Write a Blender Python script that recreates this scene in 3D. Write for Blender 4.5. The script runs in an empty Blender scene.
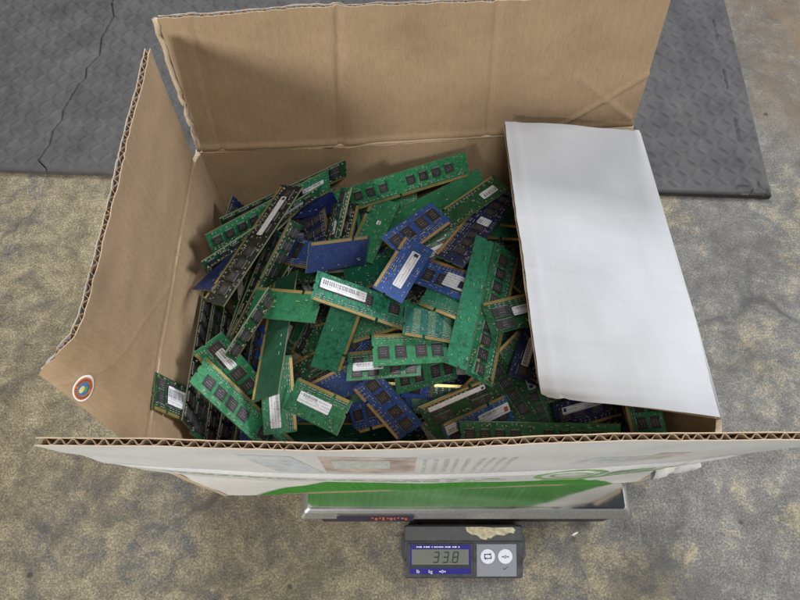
import bpy, bmesh, math, random
import numpy as np
from mathutils import Vector, Matrix, Quaternion
sc = bpy.context.scene
col = sc.collection
R = math.radians
random.seed(7)
rng = np.random.RandomState(11)

# ------------------------------------------------------------------ camera, light, exposure
cd = bpy.data.cameras.new('camera'); cam = bpy.data.objects.new('camera', cd); col.objects.link(cam)
cam.location = (0, 0, .6957); cam.rotation_euler = (R(25), 0, 0)
cd.sensor_fit = 'HORIZONTAL'; cd.sensor_width = 36; cd.lens = 28.12; cd.clip_start = .01; cd.clip_end = 60
sc.camera = cam
w = bpy.data.worlds.new('World'); sc.world = w; w.use_nodes = True
w.node_tree.nodes['Background'].inputs[0].default_value = (.80, .88, 1, 1)
w.node_tree.nodes['Background'].inputs[1].default_value = .065
def area(name, loc, aim, size, power, color):
    l = bpy.data.lights.new(name, 'AREA'); l.shape = 'RECTANGLE'; l.size, l.size_y = size; l.energy = power; l.color = color
    o = bpy.data.objects.new(name, l); col.objects.link(o); o.location = loc
    o.rotation_euler = (Vector(aim) - Vector(loc)).to_track_quat('-Z', 'Y').to_euler()
area('rear_window_light', (-.12, 2.0, 1.95), (.05, .15, .1), (.6, .45), 47, (.94, .97, 1))
area('door_light', (-1.25, -1.30, .84), (.05, .35, .25), (.36, .36), 32, (1, .98, .95))
area('side_window_light', (2.1, .75, 1.30), (-.1, .25, .25), (.8, .6), 46, (.93, .96, 1))
area('ceiling_light', (.15, -.55, 2.2), (0, .2, 0), (.7, .4), 21, (1, .98, .95))
sc.view_settings.view_transform = 'Standard'; sc.view_settings.look = 'None'
sc.view_settings.exposure = 0; sc.view_settings.gamma = 1

# ------------------------------------------------------------------ material helpers
class NT:
    def __init__(s, name):
        s.m = bpy.data.materials.new(name); s.m.use_nodes = True; s.t = s.m.node_tree
        s.b = s.t.nodes['Principled BSDF']
    def n(s, typ, **kw):
        x = s.t.nodes.new('ShaderNode' + typ)
        for k, v in kw.items():
            if k == 'i':
                for a, b in v.items():
                    if hasattr(b, 'node'): s.t.links.new(b, x.inputs[a])
                    else: x.inputs[a].default_value = b
            else: setattr(x, k, v)
        return x
    def link(s, a, b): s.t.links.new(a, b)
    def obj(s, scale=(1, 1, 1), rot=(0, 0, 0), loc=(0, 0, 0), out='Object'):
        tc = s.n('TexCoord'); mp = s.n('Mapping'); s.link(tc.outputs[out], mp.inputs[0])
        mp.inputs['Scale'].default_value = scale; mp.inputs['Rotation'].default_value = rot; mp.inputs['Location'].default_value = loc
        return mp.outputs[0]
    def noise(s, vec, scale, detail=4, rough=.55, dist=0, out='Fac'):
        x = s.n('TexNoise', i={'Vector': vec, 'Scale': scale, 'Detail': detail, 'Roughness': rough, 'Distortion': dist}); return x.outputs[out]
    def ramp(s, fac, stops, interp='LINEAR'):
        x = s.n('ValToRGB'); s.link(fac, x.inputs[0]); cr = x.color_ramp; cr.interpolation = interp
        while len(cr.elements) < len(stops): cr.elements.new(.5)
        for e, (p, c) in zip(cr.elements, stops):
            e.position = p; e.color = (c, c, c, 1) if isinstance(c, (int, float)) else (*c, 1)
        return x.outputs[0]
    def mix(s, fac, a, b, mode='MIX'):
        x = s.n('Mix', data_type='RGBA', blend_type=mode)
        for k, v in ((0, fac), (6, a), (7, b)):
            if hasattr(v, 'node'): s.link(v, x.inputs[k])
            elif k == 0: x.inputs[0].default_value = v
            else: x.inputs[k].default_value = (*v, 1)
        return x.outputs[2]
    def math(s, op, a, b=0, clamp=False):
        x = s.n('Math', operation=op, use_clamp=clamp)
        for k, v in ((0, a), (1, b)):
            if hasattr(v, 'node'): s.link(v, x.inputs[k])
            else: x.inputs[k].default_value = v
        return x.outputs[0]
    def out(s, color=None, rough=None, metal=None, spec=None, bump=None, bstr=.3, bdist=.001):
        for k, v in (('Base Color', color), ('Roughness', rough), ('Metallic', metal), ('Specular IOR Level', spec)):
            if v is None: continue
            if hasattr(v, 'node'): s.link(v, s.b.inputs[k])
            elif k == 'Base Color': s.b.inputs[k].default_value = (*v, 1)
            else: s.b.inputs[k].default_value = v
        if bump is not None:
            bp = s.n('Bump', i={'Strength': bstr, 'Distance': bdist, 'Height': bump}); s.link(bp.outputs[0], s.b.inputs['Normal'])
        return s.m
MM = (1000, 1000, 1000)

def m_floor():
    t = NT('concrete_floor'); v = t.obj()
    s2 = t.n('Mapping', i={'Vector': v, 'Scale': (1, .8, 1), 'Rotation': (0, 0, .6)}).outputs[0]
    big = t.noise(s2, 5.5, 10, .68, .5); mid = t.noise(v, 42, 9, .75, .3); fine = t.noise(v, 480, 3, .8); grit = t.noise(v, 620, 3, .7)
    sx = t.n('SeparateXYZ'); t.link(v, sx.inputs[0])
    side = t.math('MULTIPLY', t.math('MAXIMUM', sx.outputs[0], -.15), -.24)                       # more of the ochre coat survives on one side
    patch = t.math('ADD', t.math('ADD', t.math('MULTIPLY', big, .62), t.math('MULTIPLY', mid, .50)), side)
    mask = t.ramp(patch, [(.475, 0), (.535, .7), (.62, 1)])
    grey = t.ramp(t.math('ADD', t.math('MULTIPLY', fine, .6), t.math('MULTIPLY', mid, .4)), [(.37, (.058, .055, .050)), (.5, (.138, .132, .120)), (.63, (.30, .288, .255))])
    och = t.ramp(t.math('ADD', t.math('MULTIPLY', fine, .6), t.math('MULTIPLY', mid, .4)), [(.37, (.080, .067, .042)), (.5, (.220, .182, .112)), (.63, (.48, .41, .27))])
    c = t.mix(mask, grey, och)
    c = t.mix(t.math('MULTIPLY', t.ramp(grit, [(.57, 0), (.68, 1)]), .5), c, (.040, .038, .036))
    c = t.mix(t.math('MULTIPLY', t.ramp(t.noise(v, 430, 3, .6), [(.63, 0), (.72, 1)]), .4), c, (.42, .39, .31))
    st = t.ramp(t.noise(v, 6.5, 10, .72, 1.2), [(.50, 0), (.60, 1)])
    c = t.mix(t.math('MULTIPLY', st, .50), c, (.064, .060, .053))
    sc_ = t.ramp(t.noise(t.obj((3, 60, 1), rot=(0, 0, .7)), 1, 6, .75), [(.64, 0), (.70, 1)]); sc2 = t.ramp(t.noise(t.obj((70, 4, 1), rot=(0, 0, .35)), 1, 6, .75), [(.66, 0), (.72, 1)])
    c = t.mix(t.math('MULTIPLY', t.math('MAXIMUM', sc_, sc2), .35), c, (.33, .32, .29))
    far = t.math('MULTIPLY', t.math('MULTIPLY', t.math('SUBTRACT', sx.outputs[0], .42), 6, True), t.math('MULTIPLY', t.math('SUBTRACT', sx.outputs[1], .46), 5, True))
    c = t.mix(t.math('MULTIPLY', far, t.ramp(t.noise(v, 9, 8, .7), [(.40, .15), (.62, .75)])), c, (.19, .125, .065))
    spots = t.n('TexVoronoi', i={'Vector': v, 'Scale': 16, 'Randomness': 1})
    c = t.mix(t.ramp(spots.outputs['Distance'], [(.035, .8), (.06, 0)]), c, (.035, .033, .03))
    wv = t.n('TexVoronoi', feature='DISTANCE_TO_EDGE', i={'Vector': t.n('VectorMath', operation='ADD', i={0: v, 1: t.n('VectorMath', operation='SCALE', i={0: t.noise(v, 9, 4, out='Color'), 'Scale': .10}).outputs[0]}).outputs[0], 'Scale': 2.1})
    crack = t.math('MULTIPLY', t.ramp(wv.outputs['Distance'], [(.003, 1), (.011, 0)]), t.ramp(t.noise(v, 5, 3), [(.5, 0), (.62, .7)]))
    c = t.mix(crack, c, (.04, .04, .042))
    rg = t.ramp(t.noise(v, 22, 5, .6), [(.35, .42), (.65, .75)])
    return t.out(c, rg, spec=.45, bump=t.math('ADD', fine, t.math('MULTIPLY', mid, 1.5)), bstr=.5, bdist=.0012)

def m_mat():
    t = NT('grey_foam'); v = t.obj(MM)
    c = t.ramp(t.noise(v, .02, 6, .65), [(.3, (.060, .058, .059)), (.7, (.108, .104, .104))])
    c = t.mix(t.math('MULTIPLY', t.ramp(t.noise(v, .06, 6, .7), [(.55, 0), (.75, 1)]), .3), c, (.17, .16, .15))
    return t.out(c, t.ramp(t.noise(v, .09, 4), [(.3, .62), (.7, .8)]), spec=.22, bump=t.noise(v, 1.2, 3), bstr=.2, bdist=.0004)

def m_kraft(name, base=(.375, .268, .165), ribs=True):
    t = NT(name); v = t.obj(out='UV')
    f1 = t.noise(t.obj((900, 120, 1), out='UV'), 1, 4, .7); f2 = t.noise(v, 14, 6, .65)
    k = lambda s: tuple(x * s for x in base)
    c = t.ramp(t.math('ADD', t.math('MULTIPLY', f1, .5), t.math('MULTIPLY', f2, .5)), [(.34, k(.78)), (.5, k(1)), (.66, k(1.18))])
    c = t.mix(t.ramp(t.noise(v, 420, 2, .5), [(.69, 0), (.75, .7)]), c, k(.35))
    c = t.mix(t.ramp(t.noise(t.obj((60, 9, 1), out='UV', rot=(0, 0, .5)), 1, 5, .7), [(.60, 0), (.80, .30)]), c, k(1.35))
    c = t.mix(t.math('MULTIPLY', t.ramp(t.noise(v, 6, 5, .6, .5), [(.5, 0), (.66, 1)]), .32), c, k(.58))
    wv = t.n('TexWave', wave_type='BANDS', bands_direction='X', wave_profile='SIN', i={'Vector': t.obj((1, 1, 1), out='UV'), 'Scale': 3.1415 * 2 / 20 / .0078 , 'Distortion': .6, 'Detail': 1})
    if ribs: c = t.mix(t.math('MULTIPLY', wv.outputs[1], .10), c, k(.70))
    bh = t.math('ADD', t.math('MULTIPLY', wv.outputs[1], .30 if ribs else 0), t.math('MULTIPLY', f2, .9))
    return t.out(c, .78, spec=.22, bump=t.math('ADD', bh, t.math('MULTIPLY', f1, .5)), bstr=.28, bdist=.0009)

def m_white(name, band=None, base=(.80, .80, .80)):
    t = NT(name); v = t.obj(out='UV')
    k = lambda s: tuple(x * s for x in base)
    c = t.ramp(t.noise(v, 9, 6, .65), [(.3, k(.86)), (.7, k(1.03))])
    c = t.mix(t.ramp(t.noise(t.obj((14, 160, 1), out='UV', rot=(0, 0, .06)), 1, 5, .75), [(.66, 0), (.80, .35)]), c, (.50, .48, .45))
    c = t.mix(t.ramp(t.noise(v, 210, 3, .6), [(.70, 0), (.78, .5)]), c, (.36, .31, .26))
    if band:
        sx = t.n('SeparateXYZ'); t.link(v, sx.inputs[0])
        # print running along the panel: green field low down, pale lines above it
        h = t.math('ADD', sx.outputs[1], t.math('MULTIPLY', t.noise(v, 5, 3), .006))
        slope = t.math('MULTIPLY', t.math('MAXIMUM', t.math('SUBTRACT', sx.outputs[0], .300), 0), 1.6)
        slope = t.math('ADD', slope, t.math('MULTIPLY', t.math('MAXIMUM', t.math('SUBTRACT', .15, sx.outputs[0]), 0), 1.3))
        g = t.ramp(t.math('ADD', h, slope), [(.159, 1), (.161, 0)])
        gc = t.ramp(t.noise(t.obj((300, 10, 1), out='UV'), 1, 4), [(.3, (.038, .20, .022)), (.7, (.060, .275, .038))])
        c = t.mix(g, c, gc)
    rib = t.n('TexWave', wave_type='BANDS', bands_direction='X', i={'Vector': v, 'Scale': 3.1415 * 2 / 20 / .0078, 'Distortion': .5})
    c = t.mix(t.math('MULTIPLY', rib.outputs[1], .04), c, k(.72))
    c = t.mix(t.math('MULTIPLY', t.ramp(t.noise(t.obj((3, 40, 1), out='UV', rot=(0, 0, 1.2)), 1, 6, .8), [(.58, 0), (.72, 1)]), .16), c, (.30, .285, .26))
    c = t.mix(t.ramp(t.noise(t.obj((1, 1, 1), out='UV'), 75, 6, .75), [(.67, 0), (.74, .4)]), c, (.30, .28, .25))
    return t.out(c, .7 if band else .5, spec=.04 if band else .3, bump=t.math('ADD', t.math('MULTIPLY', t.noise(v, 16, 5), .9), t.math('MULTIPLY', rib.outputs[1], .12)), bstr=.22, bdist=.001)

def m_pcb(name, base, pads=False, busy=1.0):
    t = NT(name); v = t.obj(MM)
    info = t.n('ObjectInfo')
    off = t.n('VectorMath', operation='ADD', i={0: v, 1: t.n('VectorMath', operation='SCALE', i={0: (37., 91., 0), 'Scale': info.outputs['Random']}).outputs[0]}).outputs[0]
    k = lambda s, a=0: tuple(min(1, x * s + a) for x in base)
    c = t.ramp(t.noise(off, .06, 3), [(.3, k(.80)), (.7, k(1.15))])
    hs = t.n('HueSaturation', i={'Hue': t.math('ADD', .482, t.math('MULTIPLY', info.outputs['Random'], .024)), 'Saturation': t.math('ADD', .80, t.math('MULTIPLY', info.outputs['Random'], .25)), 'Value': t.math('ADD', .55, t.math('MULTIPLY', t.math('FRACT', t.math('MULTIPLY', info.outputs['Random'], 7.3)), .6)), 'Color': c})
    c = hs.outputs[0]
    def traces(rot, scale, seed):
        mp = t.n('Mapping', i={'Vector': off, 'Rotation': (0, 0, rot)})
        wv = t.n('TexWave', wave_type='BANDS', i={'Vector': mp.outputs[0], 'Scale': scale, 'Distortion': 2.5, 'Detail': 2, 'Detail Scale': .4})
        mk = t.ramp(t.noise(t.n('VectorMath', operation='ADD', i={0: off, 1: (seed, seed, 0)}).outputs[0], .17, 2), [(.46, 0), (.50, 1)])
        return t.math('MULTIPLY', t.ramp(wv.outputs[1], [(.55, 0), (.75, 1)]), mk)
    tr = t.math('MAXIMUM', traces(R(45), .42, 3), t.math('MAXIMUM', traces(0, .38, 47), traces(R(90), .40, 90)))
    c = t.mix(t.math('MULTIPLY', tr, min(1, .6 * busy)), c, k(1.8, .016))
    vo = t.n('TexVoronoi', i={'Vector': off, 'Scale': .42, 'Randomness': .9})
    via = t.math('MULTIPLY', t.ramp(vo.outputs['Distance'], [(.13, 1), (.19, 0)]), t.ramp(t.noise(off, .12, 2), [(.42, 0), (.52, 1)]))
    c = t.mix(t.math('MULTIPLY', via, min(1, .8 * busy)), c, k(1.5, .22))
    if pads:
        bk = t.n('TexBrick', i={'Vector': off, 'Scale': .55, 'Mortar Size': .02, 'Color1': (1, 1, 1, 1), 'Color2': (0, 0, 0, 1)})
        pm = t.math('MULTIPLY', bk.outputs[0], t.ramp(t.n('TexWave', i={'Vector': off, 'Scale': .022, 'Distortion': 0}).outputs[1], [(.5, 0), (.55, 1)]))
        c = t.mix(t.math('MULTIPLY', pm, .6), c, (.42, .50, .30))
    return t.out(c, t.ramp(t.noise(off, .3, 2), [(.3, .32), (.7, .50)]), spec=.34, bump=tr, bstr=.25, bdist=.0001)

def m_plain(name, c, rough=.5, metal=0, spec=.5, vary=.12, scale=.3):
    t = NT(name); v = t.obj(MM)
    k = lambda s: tuple(min(1, x * s) for x in c)
    return t.out(t.ramp(t.noise(v, scale, 4, .6), [(.3, k(1 - vary)), (.7, k(1 + vary))]), rough, metal, spec, bump=t.noise(v, scale * 6, 3), bstr=.12, bdist=.0002)

def m_grime(name, c):
    t = NT(name); v = t.obj(MM); n1 = t.noise(v, .07, 7, .7); n2 = t.noise(v, 2.2, 3, .7)
    k = lambda s: tuple(x * s for x in c)
    b = t.ramp(n1, [(.3, k(.75)), (.7, k(1.3))])
    b = t.mix(t.math('MULTIPLY', t.ramp(t.math('ADD', t.math('MULTIPLY', n1, .6), t.math('MULTIPLY', n2, .4)), [(.50, 0), (.66, 1)]), .45), b, (.17, .155, .13))
    b = t.mix(t.ramp(t.noise(t.obj((90, 2200, 900), rot=(0, 0, .4)), 1, 4, .8), [(.68, 0), (.76, .5)]), b, (.20, .20, .20))
    return t.out(b, t.ramp(n1, [(.3, .42), (.7, .62)]), spec=.4, bump=n2, bstr=.15, bdist=.0002)

def m_chip():
    t = NT('chip_plastic'); v = t.obj(MM)
    info = t.n('ObjectInfo'); off = t.n('VectorMath', operation='ADD', i={0: v, 1: t.n('VectorMath', operation='SCALE', i={0: (31., 57., 0), 'Scale': info.outputs['Random']}).outputs[0]}).outputs[0]
    c = t.ramp(t.noise(off, .25, 4), [(.3, (.016, .015, .017)), (.7, (.034, .032, .035))])
    c = t.mix(t.math('MULTIPLY', info.outputs['Random'], .5), c, (.060, .054, .056))
    # faint laser marking in rows
    sx = t.n('SeparateXYZ'); t.link(v, sx.inputs[0])
    row = t.ramp(t.math('FRACT', t.math('MULTIPLY', sx.outputs[1], .42)), [(.32, 0), (.36, 1), (.72, 1), (.76, 0)])
    inx = t.ramp(t.math('ABSOLUTE', sx.outputs[0]), [(.0, 1)], 'CONSTANT') if 0 else t.math('LESS_THAN', t.math('ABSOLUTE', sx.outputs[0]), 3.3)
    iny = t.math('LESS_THAN', t.math('ABSOLUTE', sx.outputs[1]), 3.6)
    ch = t.ramp(t.noise(t.n('Mapping', i={'Vector': off, 'Scale': (1.5, .5, 0)}).outputs[0], 1, 2), [(.47, 0), (.52, 1)])
    mk = t.math('MULTIPLY', t.math('MULTIPLY', row, ch), t.math('MULTIPLY', inx, iny))
    c = t.mix(t.math('MULTIPLY', mk, .75), c, (.26, .25, .25))
    return t.out(c, .48, spec=.45, bump=t.noise(v, 3, 3), bstr=.15, bdist=.0001)

def m_label():
    t = NT('printed_label'); v = t.obj(MM); info = t.n('ObjectInfo')
    off = t.n('VectorMath', operation='ADD', i={0: v, 1: t.n('VectorMath', operation='SCALE', i={0: (83., 0, 0), 'Scale': info.outputs['Random']}).outputs[0]}).outputs[0]
    c = t.ramp(t.noise(v, .25, 3), [(.3, (.74, .75, .77)), (.7, (.83, .84, .86))])
    sx = t.n('SeparateXYZ'); t.link(v, sx.inputs[0])
    row = t.ramp(t.math('FRACT', t.math('ADD', t.math('MULTIPLY', sx.outputs[1], .40), .5)), [(.26, 0), (.34, 1), (.66, 1), (.74, 0)])
    row = t.math('MULTIPLY', row, t.ramp(t.noise(t.n('Mapping', i={'Vector': off, 'Scale': (.08, .40, 0)}).outputs[0], 1, 1), [(.42, 0), (.46, 1)]))
    ch = t.ramp(t.noise(t.n('Mapping', i={'Vector': off, 'Scale': (1.3, .42, 0)}).outputs[0], 1, 2), [(.45, 0), (.50, 1)])
    tx = t.math('MULTIPLY', row, ch)
    c = t.mix(t.math('MULTIPLY', tx, .55), c, (.10, .10, .14))
    return t.out(c, .42, spec=.4)

def m_gold():
    t = NT('gold_fingers'); v = t.obj(MM)
    sx = t.n('SeparateXYZ'); t.link(v, sx.inputs[0])
    st = t.ramp(t.math('FRACT', sx.outputs[0]), [(.10, 0), (.2, 1), (.8, 1), (.9, 0)])
    c = t.mix(st, (.26, .20, .09), t.ramp(t.noise(v, .1, 3), [(.3, (.68, .45, .15)), (.7, (.83, .60, .25))]))
    return t.out(c, .30, .65, .5)

def m_steel():
    t = NT('brushed_steel')
    n = t.noise(t.obj((6, 900, 6)), 1, 4, .7); s = t.noise(t.obj(), 30, 5, .7)
    return t.out(t.ramp(s, [(.3, (.66, .66, .65)), (.7, (.80, .80, .79))]), t.ramp(s, [(.3, .05), (.7, .12)]), 1.0, bump=n, bstr=.02, bdist=.0003)

M = dict(floor=m_floor(), mat=m_mat(), kraft=m_kraft('kraft_cardboard'), flute=m_kraft('kraft_fluting', (.33, .225, .145), False), edge=m_kraft('kraft_torn_edge', (.50, .39, .27), False),
         white=m_white('white_coated_board', False, (.46, .465, .48)), printed=m_white('printed_board', True, (.66, .65, .62)), flapout=m_white('worn_white_board', False, (.60, .60, .59)),
         green=m_pcb('green_board', (.016, .135, .058)), dkgreen=m_pcb('dark_green_board', (.010, .060, .022)), ltgreen=m_pcb('bright_green_board', (.024, .190, .078)),
         teal=m_pcb('teal_board', (.013, .175, .098)), textured=m_pcb('textured_green_board', (.013, .140, .075), busy=1.7), tealpad=m_pcb('teal_pad_board', (.006, .105, .080), True, 1.3), blue=m_pcb('blue_board', (.012, .052, .24)), navy=m_pcb('navy_board', (.008, .014, .060)),
         bluegrey=m_pcb('steel_blue_board', (.02, .085, .20)), black=m_pcb('black_board', (.012, .014, .012)),
         pgreen=m_pcb('plain_green_board', (.014, .130, .056), busy=.7), pdk=m_pcb('plain_dark_green_board', (.008, .080, .043), busy=.4), pblue=m_pcb('plain_blue_board', (.007, .016, .095), busy=.7),
         chip=m_chip(), label=m_label(), gold=m_gold(), tin=m_plain('solder_tin', (.62, .62, .60), .35, .3), res=m_plain('resistor_body', (.045, .04, .04)), cap=m_plain('capacitor_body', (.38, .29, .18)),
         epoxy=m_plain('board_core', (.12, .14, .075), .6), foil=m_plain('paper_label', (.74, .75, .77), .45), steel=m_steel(), rim=m_plain('satin_steel_rim', (.50, .50, .49), .42, .8), dark=m_plain('black_painted_base', (.02, .02, .022), .5), grey=m_grime('dark_grey_plastic', (.045, .046, .051)),
         pad=m_plain('grey_keypad', (.22, .225, .26), .5, vary=.05), lcd=m_plain('lcd_glass', (.165, .17, .15), .25, vary=.05), ink=m_plain('lcd_segment', (.022, .026, .026), .5), bluep=m_plain('blue_print', (.016, .011, .20), .4), wht=m_plain('white_print', (.78, .79, .80), .5), btn=m_plain('button_face', (.66, .68, .74), .45, vary=.03),
         tape=m_plain('torn_tape', (.46, .40, .27), .7, vary=.4, scale=.25), purple=m_plain('purple_print', (.028, .020, .050)), orange=m_plain('orange_print', (.42, .09, .04)), org2=m_plain('sticker_orange', (.50, .16, .05)), sblue=m_plain('sticker_blue', (.06, .15, .36)), syel=m_plain('sticker_yellow', (.62, .60, .22)), sgrn=m_plain('sticker_green', (.10, .28, .10)), navyink=m_plain('navy_print', (.03, .035, .12)), barink=m_plain('bar_ink', (.17, .17, .20)), pgr=m_plain('green_print', (.22, .40, .15), vary=.35, scale=.2), pblu=m_plain('pale_blue_print', (.47, .50, .52), vary=.2, scale=.1), pbrn=m_plain('brown_print', (.47, .39, .35), vary=.45, scale=.05), pgry=m_plain('grey_print', (.43, .46, .42), vary=.2))

# ------------------------------------------------------------------ object helpers
def tag(o, label=None, cat=None, group=None, kind=None):
    for k, v in (('label', label), ('category', cat), ('group', group), ('kind', kind)):
        if v: o[k] = v
    return o
def empty(name, label, cat, loc=(0, 0, 0), group=None):
    o = bpy.data.objects.new(name, None); col.objects.link(o); o.location = loc; o.empty_display_size = .02
    return tag(o, label, cat, group)
def link(name, me, parent=None, loc=(0, 0, 0), rot=None):
    o = bpy.data.objects.new(name, me); col.objects.link(o); o.location = loc
    if rot is not None: o.rotation_euler = rot
    if parent: o.parent = parent
    return o
class MB:
    def __init__(s): s.v = []; s.f = []; s.mi = []; s.uv = []; s.has = False; s.sm = []
    def add(s, vs, fs, mi=0, uv=None, smooth=False):
        b = len(s.v); s.v += [tuple(map(float, p)) for p in vs]
        s.uv += [tuple(map(float, u)) for u in uv] if uv is not None else [(p[0], p[1]) for p in vs]
        for f in fs: s.f.append([b + i for i in f]); s.mi.append(mi); s.sm.append(smooth)
        return s
    def box(s, c, d, mi=0, bev=0):
        x, y, z = c; a, b, h = d[0] / 2, d[1] / 2, d[2] / 2
        e = bev
        vs = [(x - a, y - b, z - h), (x + a, y - b, z - h), (x + a, y + b, z - h), (x - a, y + b, z - h)]
        if e:
            vs += [(x - a, y - b, z + h - e), (x + a, y - b, z + h - e), (x + a, y + b, z + h - e), (x - a, y + b, z + h - e)]
            a -= e; b -= e
        vs += [(x - a, y - b, z + h), (x + a, y - b, z + h), (x + a, y + b, z + h), (x - a, y + b, z + h)]
        fs = [(3, 2, 1, 0)]
        for L in range(len(vs) // 4 - 1):
            for i in range(4):
                j = (i + 1) % 4; fs.append((4 * L + i, 4 * L + j, 4 * L + 4 + j, 4 * L + 4 + i))
        n = len(vs); fs.append((n - 4, n - 3, n - 2, n - 1))
        return s.add(vs, fs, mi)
    def prism(s, poly, z0, z1, mi=0, side=None):
        n = len(poly); vs = [(x, y, z0) for x, y in poly] + [(x, y, z1) for x, y in poly]
        b = len(s.v); s.add(vs, [], mi)
        s.f.append([b + n + i for i in range(n)]); s.mi.append(mi); s.sm.append(False)
        s.f.append([b + n - 1 - i for i in range(n)]); s.mi.append(mi); s.sm.append(False)
        for i in range(n):
            j = (i + 1) % n; s.f.append([b + i, b + j, b + n + j, b + n + i]); s.mi.append(mi if side is None else side); s.sm.append(False)
        return s
    def disc(s, c, r, z0, z1, mi=0, n=28, ry=None):
        ry = ry or r
        return s.prism([(c[0] + r * math.cos(2 * math.pi * i / n), c[1] + ry * math.sin(2 * math.pi * i / n)) for i in range(n)], z0, z1, mi)
    def mesh(s, name, mats):
        me = bpy.data.meshes.new(name); me.from_pydata(s.v, [], s.f)
        for m in (mats if isinstance(mats, list) else [mats]): me.materials.append(m)
        me.polygons.foreach_set('material_index', s.mi); me.polygons.foreach_set('use_smooth', s.sm)
        ul = me.uv_layers.new(name='UVMap'); li = np.zeros(len(me.loops), np.int32); me.loops.foreach_get('vertex_index', li)
        ul.data.foreach_set('uv', np.array(s.uv, np.float32)[li].ravel())
        me.update(); return me
    def build(s, name, mats, parent=None, loc=(0, 0, 0), rot=None): return link(name, s.mesh(name, mats), parent, loc, rot)

# ------------------------------------------------------------------ floor and mats
MB().add([(-4, -3, 0), (4, -3, 0), (4, 5, 0), (-4, 5, 0)], [(0, 1, 2, 3)]).build('floor', M['floor'])['kind'] = 'structure'

def plate(x, y):
    a = R(-3); X = (x * math.cos(a) - y * math.sin(a)); Y = (x * math.sin(a) + y * math.cos(a)); p = .0165
    i = np.floor(X / p); j = np.floor(Y / p); u = X - (i + .5) * p; v = Y - (j + .5) * p
    sg = np.where((i + j) % 2 == 0, 1, -1); r2 = .70711
    A = (u + sg * v) * r2; B = (u - sg * v) * r2
    q = (A / .0086) ** 2 + (B / .0031) ** 2
    return .0020 * np.maximum(0, 1 - q) ** .6
def seam(y):     # wavy joint of the puzzle edges
    ys = [.44, .5154, .5286, .5403, .5556, .5798, .5975, .6155, .6656, .6752, .6946, .7203, .7548, .80, .83, .90, .94, 1.1]
    xs = [-.476, -.476, -.490, -.486, -.481, -.482, -.474, -.476, -.464, -.457, -.460, -.446, -.450, -.440, -.449, -.437, -.444, -.43]
    return np.interp(y, ys, xs)
def segdist(x, y, pts):
    d = np.full(x.shape, 9.)
    for (ax, ay), (bx, by) in zip(pts[:-1], pts[1:]):
        t = np.clip(((x - ax) * (bx - ax) + (y - ay) * (by - ay)) / ((bx - ax) ** 2 + (by - ay) ** 2), 0, 1)
        d = np.minimum(d, np.hypot(x - ax - t * (bx - ax), y - ay - t * (by - ay)))
    return d
SLITS = [[(.442, .4815), (.448, .486), (.462, .4855)], [(.452, .4755), (.463, .475), (.464, .479)], [(.474, .4905), (.4755, .482), (.484, .478), (.479, .471)],
         [(.4655, .56), (.468, .60)], [(.470, .655), (.472, .69)], [(.476, .75), (.478, .79)]]
def mat_tile(label, x0f, x1f, yf, y1, slits=()):
    ny, step = 330, .0016
    ts = np.linspace(0, 1, ny); n = int((np.max(x1f(np.array([.6]))) - np.min(x0f(np.array([.6])))) / step); ss = np.linspace(0, 1, n)
    S, T = np.meshgrid(ss, ts)
    X = S.copy(); Y = T.copy()
    for k in range(3):
        a = x0f(Y); b = x1f(Y); X = a + (b - a) * S; y0 = yf(X); Y = y0 + (y1 - y0) * T
    edge = np.minimum(np.minimum(S * (b - a), (1 - S) * (b - a)) * 2.5, (Y - y0))
    Z = .0105 + plate(X, Y) * np.clip((edge - .004) / .004, 0, 1) - .003 * np.clip(1 - edge / .003, 0, 1) ** 2
    Z += .0006 * np.sin(X * 9 + Y * 5)
    for sl in slits: Z -= .0045 * np.clip(1.35 - segdist(X, Y, sl) / .0011, 0, 1)
    mb = MB(); V = np.stack([X, Y, Z], -1).reshape(-1, 3)
    idx = np.arange(ny * n).reshape(ny, n)
    F = np.stack([idx[:-1, :-1], idx[:-1, 1:], idx[1:, 1:], idx[1:, :-1]], -1).reshape(-1, 4)
    mb.add(V, F.tolist(), 0, V[:, :2], True)
    rim = np.concatenate([idx[0, :], idx[1:, -1], idx[-1, -2::-1], idx[-2:0:-1, 0]])
    rv = V[rim]; lo = rv.copy(); lo[:, 2] = .0004; k = len(rim)
    mb.add(np.concatenate([rv, lo]), [((i + 1) % k, i, k + i, k + (i + 1) % k) for i in range(k)])
    return tag(mb.build('floor_mat', M['mat']), label, 'floor mat', 'foam floor mats')
front = lambda x: .4925 - .0417 * (x - 0) 
mat_tile('grey diamond plate foam mat behind the box with slits in its right corner', lambda y: seam(y) + .0004, lambda y: .4887 + .0480 * (y - .4563), front, 1.02, SLITS)
mat_tile('narrow stretch of grey foam mat left of the wavy joint', lambda y: seam(y) - .42, lambda y: seam(y) - .0004, front, 1.02)

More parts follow.
